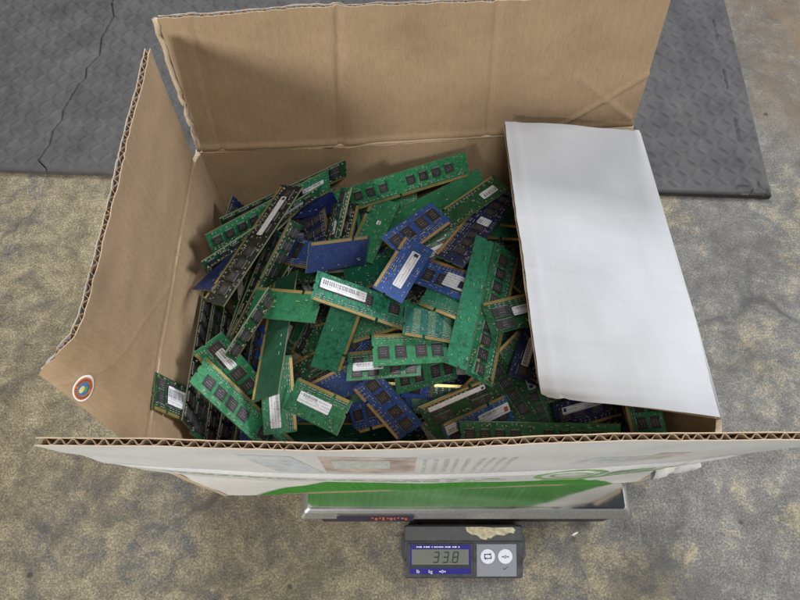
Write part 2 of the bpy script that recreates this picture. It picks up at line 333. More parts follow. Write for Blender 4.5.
# ------------------------------------------------------------------ cardboard box
def poly_fn(pts):
    P = np.array(pts, float) / 1000; d = np.r_[0, np.cumsum(np.linalg.norm(np.diff(P, axis=0), axis=1))]; d /= d[-1]
    return lambda u: np.stack([np.interp(u, d, P[:, k]) for k in range(3)], -1)
def sheet_mesh(mb, A, B, UV, mi_a, mi_b, mi_e, smooth=True):
    """closed thin sheet between point grids A and B (nv x nu x 3)"""
    nv, nu = A.shape[:2]; N = nv * nu; idx = np.arange(N).reshape(nv, nu)
    q = np.stack([idx[:-1, :-1], idx[:-1, 1:], idx[1:, 1:], idx[1:, :-1]], -1).reshape(-1, 4)
    uv = UV.reshape(-1, 2)
    mb.add(A.reshape(-1, 3), q[:, ::-1].tolist(), mi_a, uv, smooth); mb.add(B.reshape(-1, 3), q.tolist(), mi_b, uv, smooth)
    rim = np.concatenate([idx[0, :], idx[1:, -1], idx[-1, -2::-1], idx[-2:0:-1, 0]]); k = len(rim)
    ra = A.reshape(-1, 3)[rim]; rb = B.reshape(-1, 3)[rim]
    mb.add(np.concatenate([ra, rb]), [(i, (i + 1) % k, k + (i + 1) % k, k + i) for i in range(k)], mi_e, np.concatenate([uv[rim], uv[rim]]))
def smooth_noise(U, V, amp, seed, fu=3, fv=2):
    r = np.random.RandomState(seed); o = 0 * U
    for k in range(6):
        a, b, c = r.uniform(-1, 1) * fu * (1 + k * .5), r.uniform(-1, 1) * fv * (1 + k * .5), r.uniform(0, 6.28)
        o = o + np.sin(6.28 * (a * U + b * V) + c) / (1 + k)
    return o * amp
def panel(name, low, high, side, parent, mats, thick=.0046, nv=24, res=.0022, bulge=None, flute=True, ragged=.0012, label=None):
    """a sheet of corrugated board between two edge curves: inner liner on the given curves, outer liner offset, fluting between"""
    lf, hf = poly_fn(low), poly_fn(high)
    Lu = np.linalg.norm(np.diff(hf(np.linspace(0, 1, 50)), axis=0), axis=1).sum(); nu = max(24, int(Lu / res))
    Lv = np.linalg.norm(hf(np.array([.5])) - lf(np.array([.5])))
    u = np.linspace(0, 1, nu); v = np.linspace(0, 1, nv); U, V = np.meshgrid(u, v)
    P = lf(u)[None] * (1 - V[..., None]) + hf(u)[None] * V[..., None]
    def normals(P):
        du = np.gradient(P, axis=1); dv = np.gradient(P, axis=0); n = np.cross(du, dv); return n / np.linalg.norm(n, axis=-1, keepdims=True)
    n0 = normals(P) * side
    off = smooth_noise(U, V, .00042, len(name) + int(abs(P[0, 0, 0]) * 1e4) % 97)
    if bulge: off = off + bulge(U, V)
    P = P + n0 * off[..., None]; n0 = normals(P) * side
    tv = np.gradient(P, axis=0)[-1]; tv /= np.linalg.norm(tv, axis=-1, keepdims=True)
    UV = np.stack([U * Lu, V * Lv], -1)
    rg = lambda s: (np.interp(u, np.linspace(0, 1, nu // 3), np.random.RandomState(s).uniform(-1, .3, nu // 3)) * ragged)[:, None] * tv
    A0 = P.copy(); A1 = P + n0 * .0006; B0 = P + n0 * (thick - .0006); B1 = P + n0 * thick
    r1, r2 = rg(1), rg(2); A0[-1] += r1; A1[-1] += r1; B0[-1] += r2; B1[-1] += r2
    inner, outer = mats
    mb = MB()
    if flute:
        if side > 0: sheet_mesh(mb, A0[:, ::-1], A1[:, ::-1], UV[:, ::-1], 0, 0, 2); sheet_mesh(mb, B0[:, ::-1], B1[:, ::-1], UV[:, ::-1], 1, 1, 2)
        else: sheet_mesh(mb, A0, A1, UV, 0, 0, 2); sheet_mesh(mb, B0, B1, UV, 1, 1, 2)
    else:
        if side > 0: sheet_mesh(mb, A0[:, ::-1], B1[:, ::-1], UV[:, ::-1], 0, 1, 2)
        else: sheet_mesh(mb, A0, B1, UV, 0, 1, 2)
    ob = mb.build(name, [inner, outer, M['edge']], parent)
    if label: ob['label'] = label
    if flute:
        kk = 7; n2 = nu * kk // 2; uu = np.linspace(.003, .997, n2)
        f = lambda G: np.stack([np.stack([np.interp(uu, u, G[i, :, k]) for k in range(3)], -1) for i in range(nv)])
        PP, NN = f(P), f(n0)
        pm = .0078; ph = uu * Lu / pm * 2 * np.pi + .7 * np.sin(uu * 23) + .5 * np.sin(uu * 61) + .35 * np.sin(uu * 147)
        amp = (thick / 2 - .00085) * (.93 + .07 * np.sin(uu * 97))
        wv = np.clip(np.sin(ph) * 1.25, -1, 1)
        mid = (thick / 2 + amp * wv)[None, :, None]
        PP[-1] -= np.interp(uu, u, np.abs(np.random.RandomState(5).uniform(.0003, .0016, nu)))[:, None] * np.stack([np.interp(uu, u, tv[:, k]) for k in range(3)], -1)
        sl = np.sqrt(1 + (np.gradient(amp * wv, uu * Lu)) ** 2)[None, :, None] * .00022
        mf = MB(); uvf = np.stack(np.meshgrid(uu * Lu, v * Lv), -1)
        C, D = PP + NN * (mid - sl), PP + NN * (mid + sl)
        sheet_mesh(mf, C, D, uvf, 0, 0, 0) if side < 0 else sheet_mesh(mf, C[:, ::-1], D[:, ::-1], uvf[:, ::-1], 0, 0, 0)
        mf.build('fluting', M['flute'], ob)
    ob['_'] = 1; del ob['_']
    return ob, P, n0, u, v

g = lambda x, c, s: np.exp(-((x - c) / s) ** 2)
box = empty('cardboard_box', 'open brown cardboard box full of memory modules on the steel scale', 'box', (0, 0, 0))
KW, KP = (M['kraft'], M['white']), (M['kraft'], M['printed'])
FL, FR, BL, BR = (-188.8, 88.2, 216), (229, 97, 216), (-189.8, 377.5, 216), (227.5, 406, 216)
fl, fr, bl, br = (-170, 86.2, 51.5), (234, 99, 51.5), (-187, 380, 51.5), (227, 392, 51.5)
blx = (-193, 377, 51.5)
fi = lambda p: (p[0], p[1] + 4.8, p[2])
# walls (inner face on the given line, outer face 4.6 mm beyond)
panel('wall', [fi(fl), fi(fr)], [fi(FL), fi((-150, 83.5, 216)), fi((-90, 79.8, 216)), fi((20, 78.2, 216)), fi((130, 81.5, 216)), fi((190, 88, 216)), fi(FR)], 1, box, KP, flute=False, bulge=lambda U, V: .003 * np.sin(3.14 * U) * np.sin(3.14 * V), label='front wall printed green on the outside')
panel('wall', [blx, br], [(-195, 378.5, 216), (-66.9, 383.9, 216), (77.1, 395.9, 216), (226.5, 407, 216)], -1, box, KW, flute=False, bulge=lambda U, V: .0022 * g(U, .30, .012) - .001 * g(U, .34, .03) + .0015 * g(U, .63, .01))
panel('wall', [fl, bl], [FL, (-193.5, 178.6, 216), (-192.5, 368, 216), BL], -1, box, KW, flute=False, bulge=lambda U, V: .002 * np.sin(3.14 * U))
panel('wall', [fr, br], [(240, 98, 216), (246, 121, 216.5), (241, 204, 217), (234, 297, 217), BR], 1, box, KW, flute=False)
MB().prism([(fl[0] / 1000, fl[1] / 1000), (fr[0] / 1000, fr[1] / 1000), (br[0] / 1000, br[1] / 1000), (bl[0] / 1000, bl[1] / 1000)], .0505, .0535).build('bottom', M['kraft'], box)
# flaps
score = lambda V: -.0016 * g(V, .03, .02)
ang = lambda U, V, a, b, s: g(U * b - V * a, 0, s)
bf, *_ = panel('flap', [(-187.4, 378.5, 217), (-66.9, 384.5, 217), (77.1, 396.5, 217), (225.4, 408.6, 217)],
      [(-184.6, 394.8, 356), (-129.6, 399, 356), (-76.7, 405.5, 356.5), (7.7, 409.8, 356), (108.2, 414.2, 356.5), (212, 421, 357)], -1, box, KW, nv=60,
      bulge=lambda U, V: score(V) + .0026 * g(U - .03 * V, .315, .006) - .0012 * g(U - .03 * V, .345, .03) + .0016 * g(U, .655, .006) + .0016 * g(U - .02 * V, .045, .006)
      - .0024 * g(V - .45 * (U - .80) / .2, 0, .016) * (U > .78) - .0020 * g(V - .42 + 2.6 * (U - .86), 0, .028) * (U > .84) * (U < .99), label='brown inner face of the back flap with vertical creases')
lf_, LP, LN, lu, lv = panel('flap', [(-193.2, 366.5, 217), (-194, 178.6, 217), (-190.6, 91, 217)],
      [(-189, 372.4, 348), (-190.2, 251.4, 348), (-191.2, 152.1, 348), (-196.7, 140.6, 344), (-211.1, 131.1, 335), (-232.6, 127.2, 312)], 1, box, KW, nv=60, ragged=.0018,
      bulge=lambda U, V: score(V) * -1 - .0012 * g(U, .36, .006) - .0005 * g(V - 1.6 * (U - .45), 0, .012) * (U > .4), label='side flap folded outward with a round sticker')
ff, FP, FN, fu, fv = panel('flap', [(-190.6, 86.6, 217.5), (-150, 82.2, 217.5), (-90, 78.4, 217.5), (20, 76.8, 217.5), (130, 80, 217.5), (190, 86.5, 217.5), (228, 94, 217.5)],
      [(-195.7, 75, 361), (-134, 75, 361), (-53.5, 72.9, 361), (0, 73.2, 361), (37.5, 74.5, 361), (86, 76.6, 361), (156.1, 78.3, 361), (215.3, 78.3, 361), (236, 77.5, 361)], 1, box, (M['kraft'], M['flapout']), nv=40,
      bulge=lambda U, V: .002 * np.sin(3.14 * V) * np.sin(3.14 * U), label='front flap standing up with its worn printed side outward')
# the flap folded in over the box: hinge on the far wall, white outside turned up
rl = [(227.5, 398.6, 218), (234.1, 296.7, 218.5), (241, 204.4, 218.5), (245.4, 121, 218)]
rh = [(94.9, 389.5, 242), (96.2, 315.4, 245), (98.8, 245.3, 247), (101.1, 179.4, 246.5), (103.4, 150, 242), (107, 139, 239), (113, 134.8, 236)]
rf, *_ = panel('flap', rl, rh, -1, box, (M['kraft'], M['white']), nv=60, ragged=.0005,
      bulge=lambda U, V: .003 * np.sin(3.14 * V) * (.5 + .5 * U) - .0004 * g(U - .04 * V, .36, .008) - .0003 * g(U + .03 * V, .62, .008) + .0006 * g(V, .93, .02) - .006 * g(U, 1, .06) * V * V, label='white flap folded inward over the modules')
# fold beads
def tube(pts, r, name, mat, parent, n=8):
    mb = MB(); P = np.array(pts) / 1000; rings = []
    for i, p in enumerate(P):
        t = P[min(i + 1, len(P) - 1)] - P[max(i - 1, 0)]; t /= np.linalg.norm(t); a = np.cross(t, (0, 0, 1)); a /= np.linalg.norm(a); b = np.cross(a, t)
        rings.append([p + r * (math.cos(k * 2 * math.pi / n) * a + math.sin(k * 2 * math.pi / n) * b) for k in range(n)])
    V = [q for ring in rings for q in ring]
    F = [(i * n + k, i * n + (k + 1) % n, (i + 1) * n + (k + 1) % n, (i + 1) * n + k) for i in range(len(P) - 1) for k in range(n)]
    F += [tuple(range(n))[::-1], tuple((len(P) - 1) * n + k for k in range(n))]
    mb.add(V, F, 0, [(v[0], v[2]) for v in V], True); return mb.build(name, mat, parent)
tube([(-188, 381, 217), (-66.9, 386, 217), (77.1, 397.6, 217), (226, 409.3, 217)], .0021, 'fold', M['edge'], box)
tube([(-195.4, 367, 217), (-196.2, 178.6, 217), (-192.9, 92, 217)], .0021, 'fold', M['edge'], box)
tube([(-190.6, 88.6, 217.5), (-150, 83.2, 217.5), (-90, 79.4, 217.5), (20, 77.8, 217.5), (130, 81, 217.5), (190, 87.5, 217.5), (229.5, 97, 217.5)], .0026, 'fold', M['flapout'], box)
tube([(229.5, 399.6, 218), (236.6, 296.7, 218.5), (243.5, 204.4, 218.5), (248, 121, 218)], .0022, 'fold', M['white'], box)

rt = random.Random(12); pa, pb = np.array((-186.2, 395.5, 355.)), np.array((-189, 379, 220.))
tube([tuple(pa + (pb - pa) * k / 22 + np.array((rt.uniform(-1.6, .6), rt.uniform(-1.2, .2), 0))) for k in range(23)], .0024, 'torn_edge', M['edge'], bf, 6)
# print on the front flap and front wall, lying on the outer liner
def surf(U, V, lift=.0052):
    iu = np.clip(U, 0, 1) * (len(fu) - 1); iv = np.clip(V, 0, 1) * (len(fv) - 1); a, b = int(iu), int(iv); a = min(a, len(fu) - 2); b = min(b, len(fv) - 2); s, t = iu - a, iv - b
    L = lambda G: (G[b, a] * (1 - s) + G[b, a + 1] * s) * (1 - t) + (G[b + 1, a] * (1 - s) + G[b + 1, a + 1] * s) * t
    return L(FP) + L(FN) * lift
def flap_print(u0, u1, v0, v1, mat, skew=0, lift=.00472, name='print'):
    n = 30; k = 12; vs = []; fs = []
    for j in range(k + 1):
        for i in range(n + 1): vs.append(surf(u0 + (u1 - u0) * i / n + skew * j / k, v0 + (v1 - v0) * j / k, lift))
    N = 0
    for j in range(k):
        for i in range(n):
            a = j * (n + 1) + i; fs.append((N + a, N + a + 1, N + a + n + 2, N + a + n + 1))
    return MB().add(vs, fs).build(name, mat, ff)
flap_print(.012, .985, .30, .44, M['wht']); flap_print(.70, .92, .01, .09, M['pgr'], .01)
flap_print(.27, .34, .48, .86, M['pblu'], -.03)
flap_print(.345, .475, .48, .86, M['pbrn'], 0)
flap_print(.36, .44, .60, .78, M['pgry'], 0, .00484)
for i in range(9): flap_print(.485 + i * .0145, .490 + i * .0145 + (i % 3) * .001, .48, .78, M['pgry'], .006 if i > 4 else 0)
flap_print(.70, .80, .55, .70, M['pblu'], .03); flap_print(.79, .835, .55, .75, M['pbrn'], .02)
# torn paper curl at the fold
tp = MB(); pts = []
for j in range(7):
    for i in range(9):
        u, v = i / 8, j / 6
        pts.append((.190 + .034 * u, .0868 + .0045 * u + .0016 * math.sin(u * 9 + j) - .010 * math.sin(v * 2.6) * (1 - .3 * u), 0.2215 + .004 * u - .012 * (1 - math.cos(v * 2.6)) * (.6 + .4 * math.sin(u * 3.1)) + .0028 * math.sin(i * 2.1 + j)))
tp.add(pts, [(j * 9 + i, j * 9 + i + 1, j * 9 + i + 10, j * 9 + i + 9) for j in range(6) for i in range(8)], 0, None, True)
tp.build('torn_paper', M['flapout'], box)
# dashed green lines and a ring emblem low on the flap
r_ = random.Random(3)
def flap_quads(quads, mat, name, lift=.00474):
    mb = MB()
    for q in quads: mb.add([surf(u, v, lift) for u, v in q], [(0, 1, 2, 3)])
    return mb.build(name, mat, ff)
qs = []
for v in (.20, .13):
    u = .06
    while u < .62:
        l = r_.uniform(.010, .030); qs.append([(u, v), (u + l, v), (u + l, v + .020), (u, v + .020)]); u += l + r_.uniform(.004, .012)
flap_quads(qs, M['pgr'], 'print')
qs = []
for k in range(40):
    a0, a1 = k / 40 * 6.283, (k + 1) / 40 * 6.283
    for ra, rb in ((.80, 1), (.45, .58)): qs.append([(.735 + r * .060 * math.cos(a), .23 + r * .185 * math.sin(a)) for r, a in ((ra, a0), (rb, a0), (rb, a1), (ra, a1))])
for k in range(9): qs.append([(.80 + k * .017, .10 + .02 * (k % 3)), (.809 + k * .017, .10 + .02 * (k % 3)), (.822 + k * .017, .30 - .03 * (k % 2)), (.813 + k * .017, .30 - .03 * (k % 2))])
flap_quads(qs, M['pgr'], 'emblem', .00474)
# sticker on the side flap
def side_surf(x, y, lift):
    x, y = x * 1.12, y * .68
    Lu_ = np.linalg.norm(np.diff(LP[-1], axis=0), axis=1).sum(); Lv_ = np.linalg.norm(LP[-1] - LP[0], axis=1).mean()
    iu = min(max((.935 + x / Lu_) * (len(lu) - 1), 0), len(lu) - 1.001); iv = min(max((.70 + y / Lv_) * (len(lv) - 1), 0), len(lv) - 1.001); a, b = int(iu), int(iv); p, q = iu - a, iv - b
    L = lambda G: (G[b, a] * (1 - p) + G[b, a + 1] * p) * (1 - q) + (G[b + 1, a] * (1 - p) + G[b + 1, a + 1] * p) * q
    return L(LP) - L(LN) * lift
def sticker_disc(name, r, lift, mat, parent, cx=0, cy=0, ry=None):
    ry = ry or r; nr, na = 6, 32; vs = [side_surf(cx, cy, lift)]; fs = []
    for i in range(1, nr + 1):
        for k in range(na): vs.append(side_surf(cx + r * i / nr * math.cos(6.28319 * k / na), cy + ry * i / nr * math.sin(6.28319 * k / na), lift if i < nr else lift - .00015))
    for k in range(na):
        fs.append((0, 1 + k, 1 + (k + 1) % na))
        for i in range(nr - 1): fs.append((1 + i * na + k, 1 + (i + 1) * na + k, 1 + (i + 1) * na + (k + 1) % na, 1 + i * na + (k + 1) % na))
    return MB().add(vs, fs, 0, None, True).build(name, mat, parent)
st = sticker_disc('sticker', .0135, .0007, M['wht'], lf_)
sticker_disc('ring', .0116, .0010, M['org2'], st); sticker_disc('seal', .0072, .0013, M['sblue'], st)
sticker_disc('picture', .0040, .0016, M['syel'], st, .0010, .0016, .0030); sticker_disc('picture', .0030, .0018, M['sgrn'], st, -.0016, -.0024, .0022)
tk = MB()
for k in range(26):
    if k in (12, 13, 25): continue
    an = k / 26 * 6.283; c, s = math.cos(an), math.sin(an)
    tk.add([side_surf(x * c - y * s, x * s + y * c, .0013) for x, y in ((-.0004, .0083), (.0004, .0083), (.0006, .0105), (-.0002, .0105))], [(0, 1, 2, 3)])
tk.build('lettering', M['ink'], st)

# litter on the floor
def crumb(name, x, y, l, w_, mat, rot, label, cat):
    r = random.Random(int(x * 1e4)); mb = MB(); n = 9
    mb.prism([(l * (1 + r.uniform(-.3, .1)) * math.cos(6.283 * k / n), w_ * (1 + r.uniform(-.35, .15)) * math.sin(6.283 * k / n)) for k in range(n)], .0003, .0003 + min(l, w_) * .7)
    tag(mb.build(name, mat, None, (x, y, 0), (0, 0, rot)), label, cat)
crumb('paint_flake', .183, .0545, .0042, .0010, M['wht'], .5, 'thin white flake on the concrete right of the scale readout', 'flake')
crumb('grit_crumb', .3555, .303, .0032, .0024, M['dark'], .3, 'dark crumb on the concrete right of the white flap', 'crumb')

# ------------------------------------------------------------------ bench scale
scale = empty('bench_scale', 'low bench scale with stainless steel platform under the box', 'scale', (.0655, .2306, 0))
px0, px1, py0, py1 = -.1587, .1587, -.1587, .1587
pl = MB(); e = .0035
def ring(z, inset, r=.003):
    o = []
    for cx, cy, a in ((px1, py0, -90), (px1, py1, 0), (px0, py1, 90), (px0, py0, 180)):
        sx, sy = (1 if cx > 0 else -1), (1 if cy > 0 else -1)
        for k in range(5):
            t = R(a + k * 22.5); o.append((cx - sx * (inset + r) + r * math.cos(t), cy - sy * (inset + r) + r * math.sin(t), z))
    return o
rings = [ring(.0375, -.0062), ring(.0468, -.0018), ring(.0488, .0002), ring(.0499, .0018), ring(.050, .004)]
V = [p for q in rings for p in q]; n = 20
F = [(i * n + k, i * n + (k + 1) % n, (i + 1) * n + (k + 1) % n, (i + 1) * n + k) for i in range(4) for k in range(n)] + [tuple(4 * n + k for k in range(n)), tuple(range(n))[::-1]]
pl.add(V, F); pl.mi = [1] * 60 + [0] * 22; pl.build('platform', [M['steel'], M['rim']], scale)
MB().box((0, -.002, .0215), (.290, .325, .030), 0, .003).build('base', M['dark'], scale)
for sx in (-1, 1):
    for sy in (-1, 1): MB().disc((sx * .115, .012 + sy * .11), .012, .0002, .009).build('foot', M['dark'], scale)
def rim_pt(x, t, lift):           # on the sloping lower rim, t from its upper to its lower edge
    return (x, -.1569 - .0080 * t - lift * .8, .0468 - .0093 * t + lift * .6)
def rim_quads(qs, lift, name, mat, parent):
    mb = MB()
    for x0, x1, t0, t1 in qs: mb.add([rim_pt(x0, t1, lift), rim_pt(x1, t1, lift), rim_pt(x1, t0, lift), rim_pt(x0, t0, lift)], [(0, 1, 2, 3)])
    return mb.build(name, mat, parent)
stk = rim_quads([(-.128, -.052, .38, .86)], .0040, 'sticker', M['purple'], scale)
rr = random.Random(4)
rim_quads([(-.094 + k * .0036 + rr.uniform(0, .001), -.0918 + k * .0036 + rr.uniform(0, .0016), rr.uniform(.42, .55), rr.uniform(.60, .82)) for k in range(10)], .0044, 'mark', M['orange'], stk)

# ------------------------------------------------------------------ display head
disp = empty('scale_display', 'dark grey digital scale readout with lcd and two round buttons', 'scale display', (.0640, .0365, 0))
prof = [(-.0245, .0015), (-.0245, .0095), (-.0235, .0108), (.0085, .0235), (.0100, .0262), (.0225, .0290), (.0245, .0275), (.0245, .0015)]   # y, z
xs = [-.0592, -.0582, -.0565, .0565, .0582, .0592]; ins = [.0022, .0008, 0, 0, .0008, .0022]
V = []
for x, i_ in zip(xs, ins):
    cy = sum(p[0] for p in prof) / 8; cz = sum(p[1] for p in prof) / 8
    for y, z in prof: V.append((x, y + (cy - y) * i_ * 20, z + (cz - z) * i_ * 20))
F = [(i * 8 + k, i * 8 + (k + 1) % 8, (i + 1) * 8 + (k + 1) % 8, (i + 1) * 8 + k) for i in range(5) for k in range(8)] + [tuple(range(8))[::-1], tuple(40 + k for k in range(8))]
F = [tuple(reversed(f)) for f in F]
MB().add(V, F).build('housing', M['grey'], disp)
for s in (-1, 1):
    MB().prism([(s * .0590, -.010), (s * .0625, -.004), (s * .0632, .012), (s * .0590, .019)][::s], .002, .018).build('side_clip', M['grey'], disp)
# sloped face frame: origin mid-face
p0, p1 = Vector((0, -.0235, .0108)), Vector((0, .0085, .0235)); fy = (p1 - p0).normalized(); fx_ = Vector((1, 0, 0)); fz = fx_.cross(fy)
face = Matrix((fx_, fy, fz)).transposed().to_4x4(); face.translation = (p0 + p1) / 2 + fz * .0001
def onface(mb, name, mats, parent=disp):
    o = mb.build(name, mats); o.parent = disp; o.matrix_local = face
    return o
H = (p1 - p0).length / 2      # half height of the face 17.2 mm
fr_ = onface(MB().box((-.0235, -.0005, .0004), (.0655, .0330, .0008), 0, .0004), 'window_frame', M['grey'])
bz = onface(MB().box((-.0235, .0005, .0010), (.0610, .0285, .0005)), 'window_panel', M['bluep'])
onface(MB().box((-.0237, .0030, .0014), (.0570, .0150, .0004)), 'lcd', M['lcd'])
onface(MB().box((-.0237, -.0064, .0014), (.0600, .0034, .0003)), 'shade_line', M['ink'])
# seven segment digits, slanted
SEG = dict(a=(0, 1, 'h'), g=(0, 0, 'h'), d=(0, -1, 'h'), f=(-1, .5, 'v'), b=(1, .5, 'v'), e=(-1, -.5, 'v'), c=(1, -.5, 'v'))
DIG = {'3': 'abgcd', '8': 'abcdefg'}
dg = MB(); hw, hh, th = .0024, .0050, .0006
def seg(cx, cy, k):
    sx, sy, o = SEG[k]; x, y = sx * hw, sy * hh
    if o == 'h': q = [(-hw + .0004, -th), (hw - .0004, -th), (hw - .0001, 0), (hw - .0004, th), (-hw + .0004, th), (-hw + .0001, 0)]
    else: q = [(-th, -hh / 2 + .0004), (0, -hh / 2), (th, -hh / 2 + .0004), (th, hh / 2 - .0004), (0, hh / 2), (-th, hh / 2 - .0004)]
    dg.prism([(cx + x + a + .14 * (y + b), cy + y + b) for a, b in q], .0016, .0018)
for cx, d in ((-.0278, '3'), (-.0183, '3'), (-.0085, '8')):
    for k in DIG[d]: seg(cx, .0028, k)
dg.disc((-.0138, -.0021), .0006, .0016, .0018)
onface(dg, 'digits', M['ink'])
def text(body, x, y, size, mat, name, shear=0, z=.0016):
    c = bpy.data.curves.new(name, 'FONT'); c.body = body; c.size = size; c.align_x = 'CENTER'; c.align_y = 'CENTER'; c.extrude = .00006; c.shear = shear
    o = bpy.data.objects.new(name, c); col.objects.link(o); dg_ = bpy.context.evaluated_depsgraph_get(); me = bpy.data.meshes.new_from_object(o.evaluated_get(dg_)); bpy.data.objects.remove(o)
    me.materials.clear(); me.materials.append(mat); ob = link(name, me); ob.parent = disp; ob.matrix_local = face @ Matrix.Translation((x, y, z)); return ob
text('lb', -.0460, -.0112, .0046, M['wht'], 'unit_mark'); text('kg', -.0335, -.0112, .0046, M['wht'], 'unit_mark')
def zero_mark(mb, x, y, s, z0, z1):
    n = 18; ring_o = [(x + .55 * s * math.cos(6.283 * i / n), y + .75 * s * math.sin(6.283 * i / n)) for i in range(n)]; ring_i = [(x + .30 * s * math.cos(6.283 * i / n), y + .5 * s * math.sin(6.283 * i / n)) for i in range(n)]
    for i in range(n): j = (i + 1) % n; mb.prism([ring_o[i], ring_o[j], ring_i[j], ring_i[i]][::-1], z0, z1)
    for sg in (-1, 1):
        mb.prism([(x + sg * a * s, y + b * s) for a, b in ((.7, 0), (1.25, .5), (1.25, .14), (1.8, .14), (1.8, -.14), (1.25, -.14), (1.25, -.5))][::-1 * sg], z0, z1)
zm = MB(); zero_mark(zm, -.0215, -.0112, .0019, .0014, .0017); onface(zm, 'unit_mark', M['wht'])
tm = MB(); rr = random.Random(9); x = -.047
while x < -.004:
    l = rr.uniform(.0007, .0016); tm.box((x, .0128, .0014), (l, .0012, .0002)); x += l + .0005 + (.0012 if rr.random() < .18 else 0)
onface(tm, 'lettering', M['wht'])
onface(MB().box((.0330, -.0005, .0005), (.0400, .0320, .0008), 0, .0005), 'keypad', M['pad'])
for cx, kind in ((.0240, 0), (.0415, 1)):
    b = onface(MB().disc((cx, .0035), .0072, .0007, .0014, 0, 36), 'button', M['btn'])
    ic = MB()
    if kind: zero_mark(ic, cx, .0032, .0021, .0014, .0016)
    else:
        ic.box((cx - .0008, .0056, .0015), (.0058, .0009, .0002)).box((cx - .0032, .0038, .0015), (.0009, .0036, .0002)).box((cx + .0008, .0016, .0015), (.0058, .0009, .0002)).box((cx + .0032, .0030, .0015), (.0009, .0028, .0002))
        ic.prism([(cx + .0018, .0070), (cx + .0038, .0056), (cx + .0018, .0044)][::-1], .0014, .0016).prism([(cx - .0018, .0028), (cx - .0038, .0016), (cx - .0018, .0002)], .0014, .0016)
    onface(ic, 'button_symbol', M['navyink'])
ck = MB(); ck.prism([(.0390, -.0085), (.0395, -.0080), (.0405, -.0090), (.0442, -.0064), (.0446, -.0068), (.0405, -.0098)], .0009, .0010)
onface(ck, 'scribble', M['navyink'])
# torn strip of tape on the rear bevel
bv0, bv1 = Vector((0, .0100, .0262)), Vector((0, .0225, .0290)); by_ = (bv1 - bv0).normalized(); bz_ = Vector((1, 0, 0)).cross(by_)
bm_ = Matrix((Vector((1, 0, 0)), by_, bz_)).transposed().to_4x4(); bm_.translation = (bv0 + bv1) / 2
tpz = [(.002, .0062), (.003, .002), (.008, -.001), (.013, -.0015), (.017, -.005), (.0225, -.0062), (.024, -.004), (.027, -.0045), (.033, -.001), (.040, -.002), (.046, .001), (.050, .000), (.052, .0035), (.049, .0060), (.030, .0055), (.018, .0064)]
tpo = MB().prism(tpz, .0001, .0006).build('tape_residue', M['tape'], disp); tpo.matrix_local = bm_

# ------------------------------------------------------------------ memory modules
T = .00127
SZ = {'D': (.13335, .030), 'S': (.0676, .030)}
def outline(t):
    L, W = SZ[t]; a, b = L / 2, W / 2
    nx = -.0045 if t == 'D' else -.0145
    def halfround(x, y, r, s):       # notch in a short side; s=+1 right side going up
        return [(x - s * r * math.sin(math.pi * k / 6), y - s * r * math.cos(math.pi * k / 6)) for k in range(7)]
    pts = [(-a + .0006, -b), (nx - .00095, -b), (nx - .00095, -b + .0038), (nx + .00095, -b + .0038), (nx + .00095, -b), (a - .0006, -b), (a, -b + .0006)]
    ys = [-.0055, .0025] if t == 'D' else [-.0030]
    for y in ys: pts += halfround(a, y, .00135, 1)
    pts += [(a, b)]; pts += [(-a, b)]
    for y in ys[::-1]: pts += halfround(-a, y, .00135, -1)
    pts += [(-a, -b + .0006)]
    return pts, nx
def board_mesh(t, face, seed):
    L, W = SZ[t]; r = random.Random(seed); pts, nx = outline(t); mb = MB()
    mb.prism(pts, -T / 2, T / 2, 0, 1)
    z = T / 2
    def smd(x, y, l, w_, body, hz=False):
        h = .0005
        if hz: l, w_ = w_, l
        mb.box((x, y, z + h / 2), (l, w_, h), body)
        if not hz: mb.box((x - l / 2, y, z + h / 2), (.0003, w_, h + .00006), 2); mb.box((x + l / 2, y, z + h / 2), (.0003, w_, h + .00006), 2)
        else: mb.box((x, y - w_ / 2, z + h / 2), (l, .0003, h + .00006), 2); mb.box((x, y + w_ / 2, z + h / 2), (l, .0003, h + .00006), 2)
    if face not in ('plain',):
        x = -L / 2 + .004
        while x < L / 2 - .004:                         # resistor packs in a row above the contacts
            if abs(x - nx) > .003:
                mb.box((x, -W / 2 + .0052, z + .0003), (.0019, .0013, .0006), 3); mb.box((x, -W / 2 + .0043, z + .0002), (.0019, .0005, .0004), 2); mb.box((x, -W / 2 + .0061, z + .0002), (.0019, .0005, .0004), 2)
            x += r.choice((.0032, .0041, .0041, .0065))
        for k in range(int(L / .0014)):
            smd(r.uniform(-L / 2 + .003, L / 2 - .003), r.choice((W / 2 - .0018, W / 2 - .0035, -W / 2 + .0082, -W / 2 + .0088, r.uniform(-.006, .012), r.uniform(-.006, .012))), .0011, .0006, r.choice((3, 4, 4)), r.random() < .5)
    if face == 'plain':
        for k in range(int(L / .012)): mb.box((r.uniform(-L / 2 + .006, L / 2 - .006), r.uniform(-.006, .012), z + .00003), (r.uniform(.001, .004), .0007, .00006), 2 if r.random() < .4 else 5)
    return mb.mesh('circuit_board', [M['green'], M['epoxy'], M['tin'], M['res'], M['cap'], M['pgr']])
_cache = {}
